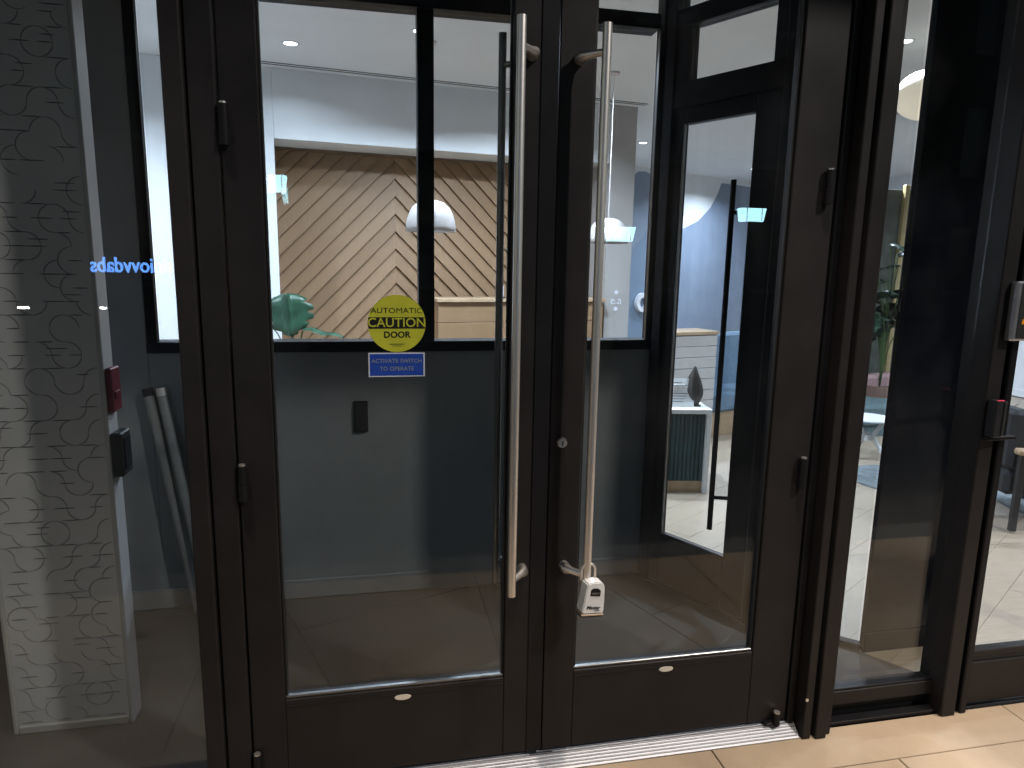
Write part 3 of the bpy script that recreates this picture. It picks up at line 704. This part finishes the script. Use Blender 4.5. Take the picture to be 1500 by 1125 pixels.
# reception desk
ra = R(-9)
dk = thing('reception_desk', 'white framed reception desk with teal ribbed front', 'desk', (2.0, 2.58, 0), ra)
obj('desk_top', B(-.02, .42, -.02, .5, .605, .637, bev=.002), 'white_wall', dk, local=True)
obj('end_panel', B(.388, .42, -.02, .5, 0, .6045, bev=.002), 'white_wall', dk, local=True)
obj('end_panel', B(-.02, .01, -.02, .5, 0, .6045, bev=.002), 'white_wall', dk, local=True)
obj('plinth', B(.0105, .3875, .02, .48, 0, .085, bev=.002), 'tan_wood', dk, local=True)
obj('carcass', B(.0105, .3875, .03, .49, .0855, .6045, bev=0), 'teal_front', dk, local=True)
for i in range(12):
    smooth_by_angle(obj('rib', Tb((.026+i*.0315, .033, .0865), (.026+i*.0315, .033, .604), .0156, seg=10), 'teal_front', dk, local=True))
pr = thing('notice_card', 'white printed notice card standing on the reception desk', 'notice', (2.185, 2.62, .6375), ra)
bm = B(-.06, .13, .0, .006, 0, .215, bev=0); bm.transform(Matrix.Rotation(R(-16), 4, 'X')); obj('card', bm, 'paper', pr, local=True)
bm = B(-.02, .06, .05, .056, 0, .16, bev=0); bm.transform(Matrix.Rotation(R(10), 4, 'X')); obj('back_leg', bm, 'paper', pr, local=True)
for i in range(8):
    bm = B(-.04, .05+.05*((i*37) % 7)/7, -.0012, -.0003, .04+i*.02, .044+i*.02, bev=0); bm.transform(Matrix.Rotation(R(-16), 4, 'X')); obj('print_line', bm, 'print_dark', pr, local=True)
sc_ = thing('dark_sculpture', 'dark brown tapered sculpture beside notice card on desk', 'sculpture', (2.335, 2.66, .6375), ra)
bm = bmesh.new(); bmesh.ops.create_icosphere(bm, subdivisions=3, radius=1)
for v in bm.verts:
    h = (v.co.z+1)/2; s_ = (.085*(1-h*.8)+.01); n_ = 1+.22*noise.noise(v.co*2.3)
    v.co = Vector((v.co.x*s_*n_, v.co.y*s_*n_*.8, h*.30))
obj('figure', bm, 'dark_bronze_cast', sc_, local=True, smooth=True)
obj('base', B(-.05, .05, -.04, .04, 0, .012), 'black_plastic', sc_, local=True)
# pale cabinet behind the desk
cb = thing('slatted_cabinet', 'pale slatted cabinet standing behind the reception desk', 'cabinet', (2.55, 3.75, 0), R(12))
for i in range(10): obj('slat', B(0, .62, 0, .3, .012+i*.103, .012+i*.103+.099, bev=.004), 'panel_trim', cb, local=True)
obj('cabinet_top', B(-.01, .63, -.01, .31, 1.045, 1.075, bev=.003), 'tan_wood', cb, local=True)
obj('plinth', B(.02, .6, .02, .28, 0, .0115, bev=0), 'dark_wood', cb, local=True)
# blue bench
bb = thing('blue_bench', 'high backed dusty blue upholstered bench beyond reception desk', 'bench', (3.25, 4.05, 0), R(20))
obj('backrest', B(0, 1.5, .42, .55, .1, .98, bev=.03), 'fabric_blue', bb, local=True)
obj('seat', B(0, 1.5, 0, .415, .24, .44, bev=.03), 'fabric_blue', bb, local=True)
obj('base', B(.02, 1.48, .03, .53, 0.0, .0995, bev=.003), 'tan_wood', bb, local=True)
obj('apron', B(.02, 1.48, .03, .4, .1, .2395, bev=.003), 'tan_wood', bb, local=True)
# sofa
sfa = thing('pink_sofa', 'low sofa with dusty pink back and teal seat', 'sofa', (4.95, 3.95, 0), R(4))
obj('backrest', B(-.5, 1.0, .38, .55, .06, .55, bev=.035), 'fabric_pink', sfa, local=True)
obj('seat', B(-.5, 1.0, -.1, .375, .10, .33, bev=.035), 'fabric_teal', sfa, local=True)
obj('base', B(-.48, .98, -.07, .5, 0, .0995, bev=.002), 'fabric_teal', sfa, local=True)
# white legged side table
tb = thing('side_table', 'small white side table with splayed branching legs', 'table', (4.3, 3.2, 0))
obj('table_top', lathe(bmesh.new(), [(.001, .358), (.19, .358), (.205, .364), (.205, .372), (.001, .376)], 0, 0, 0, 36), 'white_wall', tb, local=True, smooth=False)
for a in (75, 195, 315):
    c_, s_ = math.cos(R(a)), math.sin(R(a))
    obj('leg', path(bmesh.new(), [(.13*c_, .13*s_, .357), (.045*c_, .045*s_, .20), (.12*c_, .12*s_, .09), (.2*c_, .2*s_, .006)], [.02, .024, .02, .014], 8), 'white_wall', tb, local=True, smooth=True)
obj('hub', Tb((0, 0, .17), (0, 0, .22), .06, seg=12), 'white_wall', tb, local=True)
# round rug
rg = thing('round_rug', 'round mottled blue grey rug on the pale plank floor', 'rug', (4.15, 2.55, 0))
obj('pile', lathe(bmesh.new(), [(.001, .012), (.40, .012), (.412, .008), (.415, .0)], 0, 0, 0, 48), 'rug_blue', rg, local=True, smooth=False)
rg2 = thing('round_rug', 'blue grey rug beneath the dark armchair', 'rug', (5.1, 1.75, 0))
obj('pile', lathe(bmesh.new(), [(.001, .012), (.66, .012), (.672, .008), (.675, .0)], 0, 0, 0, 48), 'rug_blue', rg2, local=True, smooth=False)
# olive screen with posts and plant behind the sofa
os_ = thing('olive_screen', 'tall olive grey screen with yellow wooden posts behind the sofa', 'screen', (4.75, 4.75, 0), R(6))
obj('screen_panel', B(-.55, 1.6, .02, .06, .05, 2.55, bev=.003), 'partition_olive', os_, local=True)
for x in (-.58, .12, .36, 1.1, 1.62): obj('post', B(x-.03, x+.03, 0, .085, 0, 2.6, bev=.004) if x in (-.58, 1.62) else B(x-.03, x+.03, -.03, .0195, 0, 2.6, bev=.004), 'yellow_wood', os_, local=True)
rq = random.Random(11)
plant('tall_plant', 'tall dark leafed plant before the olive screen', (5.35, 4.35, 0),
      [(rq.uniform(-.3, .15), rq.uniform(-.25, .1), rq.uniform(1.15, 2.0), rq.uniform(.35, .5), rq.uniform(.22, .32), rq.uniform(0, 6.28), R(rq.uniform(-25, 30)), R(rq.uniform(-20, 20))) for _ in range(22)], .45, .2, 'leaf_dark')
# armchair right
ac = thing('dark_armchair', 'black armchair with tan wooden arms behind the right door', 'armchair', (4.35, 1.75, 0), R(-12))
obj('seat', B(-.32, .34, -.3, .3, .24, .40, bev=.03), 'fabric_black', ac, local=True)
obj('backrest', B(-.32, -.2, -.3, .3, .405, .80, bev=.03), 'fabric_black', ac, local=True)
for y in (-.34, .32): obj('arm', B(-.3, .36, y-.025, y+.045, .52, .56, bev=.01), 'tan_wood', ac, local=True)
for x in (-.26, .3):
    for y in (-.33, .33): obj('leg', B(x-.02, x+.02, y-.018, y+.018, .012, .5195, bev=.004), 'black_plastic', ac, local=True)
# ring sign on the mural wall and small white marks on the pier
def ring(bm, R0, R1, d0, d1, n=32):
    for i in range(n):
        a0, a1 = math.tau*i/n, math.tau*(i+1)/n
        c0, s0, c1, s1 = math.cos(a0), math.sin(a0), math.cos(a1), math.sin(a1)
        v = [bm.verts.new((r*c, d, r*s)) for d in (d0, d1) for r, c, s in ((R0, c0, s0), (R1, c0, s0), (R1, c1, s1), (R0, c1, s1))]
        for f in ((0, 1, 2, 3), (7, 6, 5, 4), (0, 4, 5, 1), (2, 6, 7, 3), (1, 5, 6, 2), (3, 7, 4, 0)): bm.faces.new([v[k] for k in f])
    bmesh.ops.remove_doubles(bm, verts=bm.verts[:], dist=1e-5); bmesh.ops.recalc_face_normals(bm, faces=bm.faces[:])
    return bm
rs = thing('ring_sign', 'white ring shaped letter sign mounted on the blue mural', 'sign', (4.156+.12, 8.50+.055, 1.083), ma)
obj('letter_ring', ring(bmesh.new(), .085, .155, -.05, .015), 'decal_white', rs, local=True)
bm = B(-.025, .025, -.055, .01, -.08, .08, bev=.002); bm.transform(Matrix.Translation((.12, -.002, -.12)) @ Matrix.Rotation(R(-42), 4, 'Y')); obj('letter_tail', bm, 'decal_white', rs, local=True)
ps = thing('pier_lettering', 'tiny white lettering and dots on the grey pier', 'lettering', tuple(P8+e8*3.33-n8*.003+Vector((0, 0, 1.31))), R(8.8))
bm = text_bm('e.a', .12, .001); bm.transform(FACE); obj('letters', bm, 'decal_white', ps, local=True)
for z in (.085, -.085): obj('dot', Tb((.0, -.002, z), (.0, .002, z), .022, seg=16), 'decal_white', ps, local=True)

# ------------------------------------------------------------------ across the street (seen only in the glass)
fb = thing('brick_building', 'dark brick building across the street', 'building', (0, -19, 0))
obj('wall', B(-22, 24, -24, -19, 0, 14, bev=0), 'brick_far', fb)
obj('cornice', B(-22.2, 24.2, -19.25, -19.001, 13.4, 14.1, bev=.02), 'kerb_stone', fb)
for i in range(11):
    for z in (1.0, 5.0, 9.0):
        x = -20+i*4.0
        wnd = obj('window', B(x, x+1.8, -19.03, -18.985, z, z+2.2, bev=0), 'far_glass', fb)
        obj('sill', B(x-.1, x+1.9, -18.984, -18.86, z-.15, z, bev=.01), 'kerb_stone', wnd)
def street_lamp(x, y, z, wd, hg, label):
    t = thing('street_lamp', label, 'street lamp', (x, y, 0), 0, 'street lamps across the road')
    smooth_by_angle(obj('pole', Tb((0, 0, 0), (0, 0, z-.05), .06, .04, seg=14), 'black_plastic', t, local=True))
    bm = prism(bmesh.new(), [(-wd*.40, 0), (wd*.40, 0), (wd*.5, hg), (-wd*.5, hg)], lambda u, v, d: (u, d, z+v), -.14, .14)
    ln = obj('lantern_glass', bm, 'lantern_glow', t, local=True)
    obj('lantern_cap', B(-wd*.55, wd*.55, -.18, .18, z+hg+.001, z+hg+.05, bev=.01), 'black_plastic', t, local=True)
    obj('lantern_base', B(-wd*.3, wd*.3, -.1, .1, z-.05, z-.001, bev=.01), 'black_plastic', t, local=True)
    for u in (-.16, .16): obj('bar', B(u*wd*2-.006, u*wd*2+.006, .141, .152, z+.01, z+hg-.01, bev=0), 'black_plastic', ln, local=True)
street_lamp(-1.90, -13, 3.01, .42, .34, 'wide lantern street lamp opposite the double doors')
street_lamp(5.50, -13, 2.21, .66, .32, 'low broad lantern street lamp opposite the shop door')
street_lamp(8.73, -13, 2.74, .60, .30, 'lantern street lamp farthest along the opposite pavement')
bs = thing('lit_sign', 'blue glowing letter sign standing across the street', 'sign', (-4.7, -13, 0))
bm = text_bm('siniovvdabs', .42, .02, sx=.80, bold=.004)
bm.transform(Matrix.Translation((0, .03, 1.50)) @ Matrix.Rotation(R(180), 4, 'Z') @ FACE)
obj('letters', bm, 'sign_blue', bs, local=True)
obj('rail', B(-1.0, 1.0, -.04, .0, 1.2, 1.28, bev=.005), 'black_plastic', bs, local=True)
obj('rail', B(-1.0, 1.0, -.04, .0, 1.42, 1.46, bev=.005), 'black_plastic', bs, local=True)
for x in (-.9, .9): obj('post', B(x-.03, x+.03, -.08, -.0405, 0, 1.5, bev=.005), 'black_plastic', bs, local=True)
for x, wd, lab in ((-6.55, .09, 'twin low white bollard light across the street'), (-5.16, .05, 'single low white bollard light across the street')):
    t = thing('bollard_light', lab, 'bollard light', (x, -12.6, 0), 0, 'bollard lights across the road')
    obj('post', Tb((0, 0, 0), (0, 0, .66), .05, seg=14), 'black_plastic', t, local=True)
    obj('lamp', B(-wd, wd, -.03, .03, .661, .71, bev=.004), 'point_white', t, local=True)
    obj('cap', B(-wd-.01, wd+.01, -.05, .05, .7105, .73, bev=.004), 'black_plastic', t, local=True)

# ------------------------------------------------------------------ soffit downlights over the pavement
def soffit_lamp(x, y, power, cone, label, tx=0, ty=0):
    t = thing('soffit_downlight', label, 'downlight', (x, y, 3.7), 0, 'downlights in the entrance canopy')
    obj('trim_ring', lathe(bmesh.new(), [(.05, -.001), (.055, -.01), (.075, -.01), (.078, -.0005)], 0, 0, 0, 24), 'steel_dark', t, local=True, smooth=True)
    obj('lens', Tb((0, 0, -.004), (0, 0, -.0005), .0495, seg=24), 'lens_dim', t, local=True)
    l = bpy.data.lights.new('soffit_bulb', 'SPOT'); l.energy = power; l.spot_size = R(cone); l.spot_blend = .75; l.shadow_soft_size = .06; l.color = EXT
    o = bpy.data.objects.new('soffit_bulb', l); C.objects.link(o); o.parent = t; o.location = (0, 0, -.03); o.rotation_euler = (ty, tx, 0)
soffit_lamp(1.1, -.62, 330, 50, 'round canopy downlight before the right door leaf')
soffit_lamp(2.9, -.62, 330, 50, 'round canopy downlight before the shop door')
soffit_lamp(-.7, -.62, 200, 50, 'round canopy downlight before the left window')

# tall street light, its head high above the canopy edge
tl_ = thing('tall_street_light', 'tall grey street light with curved arm on the dark asphalt', 'street light', (5.6, -4.45, -.05))
smooth_by_angle(obj('pole', path(bmesh.new(), [(0, 0, 0), (0, 0, 3), (0, 0, 6.2), (-.08, .02, 6.7), (-.35, .1, 6.95), (-.7, .2, 7.0)], [.09, .075, .06, .05, .045, .04], 14), 'steel_dark', tl_, local=True), 60)
obj('base_flange', Tb((0, 0, 0), (0, 0, .25), .13, .11, seg=16), 'steel_dark', tl_, local=True)
hd_ = obj('lamp_head', B(-1.15, -.66, .08, .34, 6.95, 7.04, bev=.02), 'steel_dark', tl_, local=True)
obj('lens', B(-1.1, -.72, .12, .30, 6.935, 6.9495, bev=0), 'lens_dim', hd_, local=True)
ll = bpy.data.lights.new('street_bulb', 'SPOT'); ll.energy = 1900; ll.spot_size = R(150); ll.spot_blend = .5; ll.shadow_soft_size = .14; ll.color = (1.0, .93, .86)
lo = bpy.data.objects.new('street_bulb', ll); C.objects.link(lo); lo.parent = tl_; lo.location = (-.9, .21, 6.90)
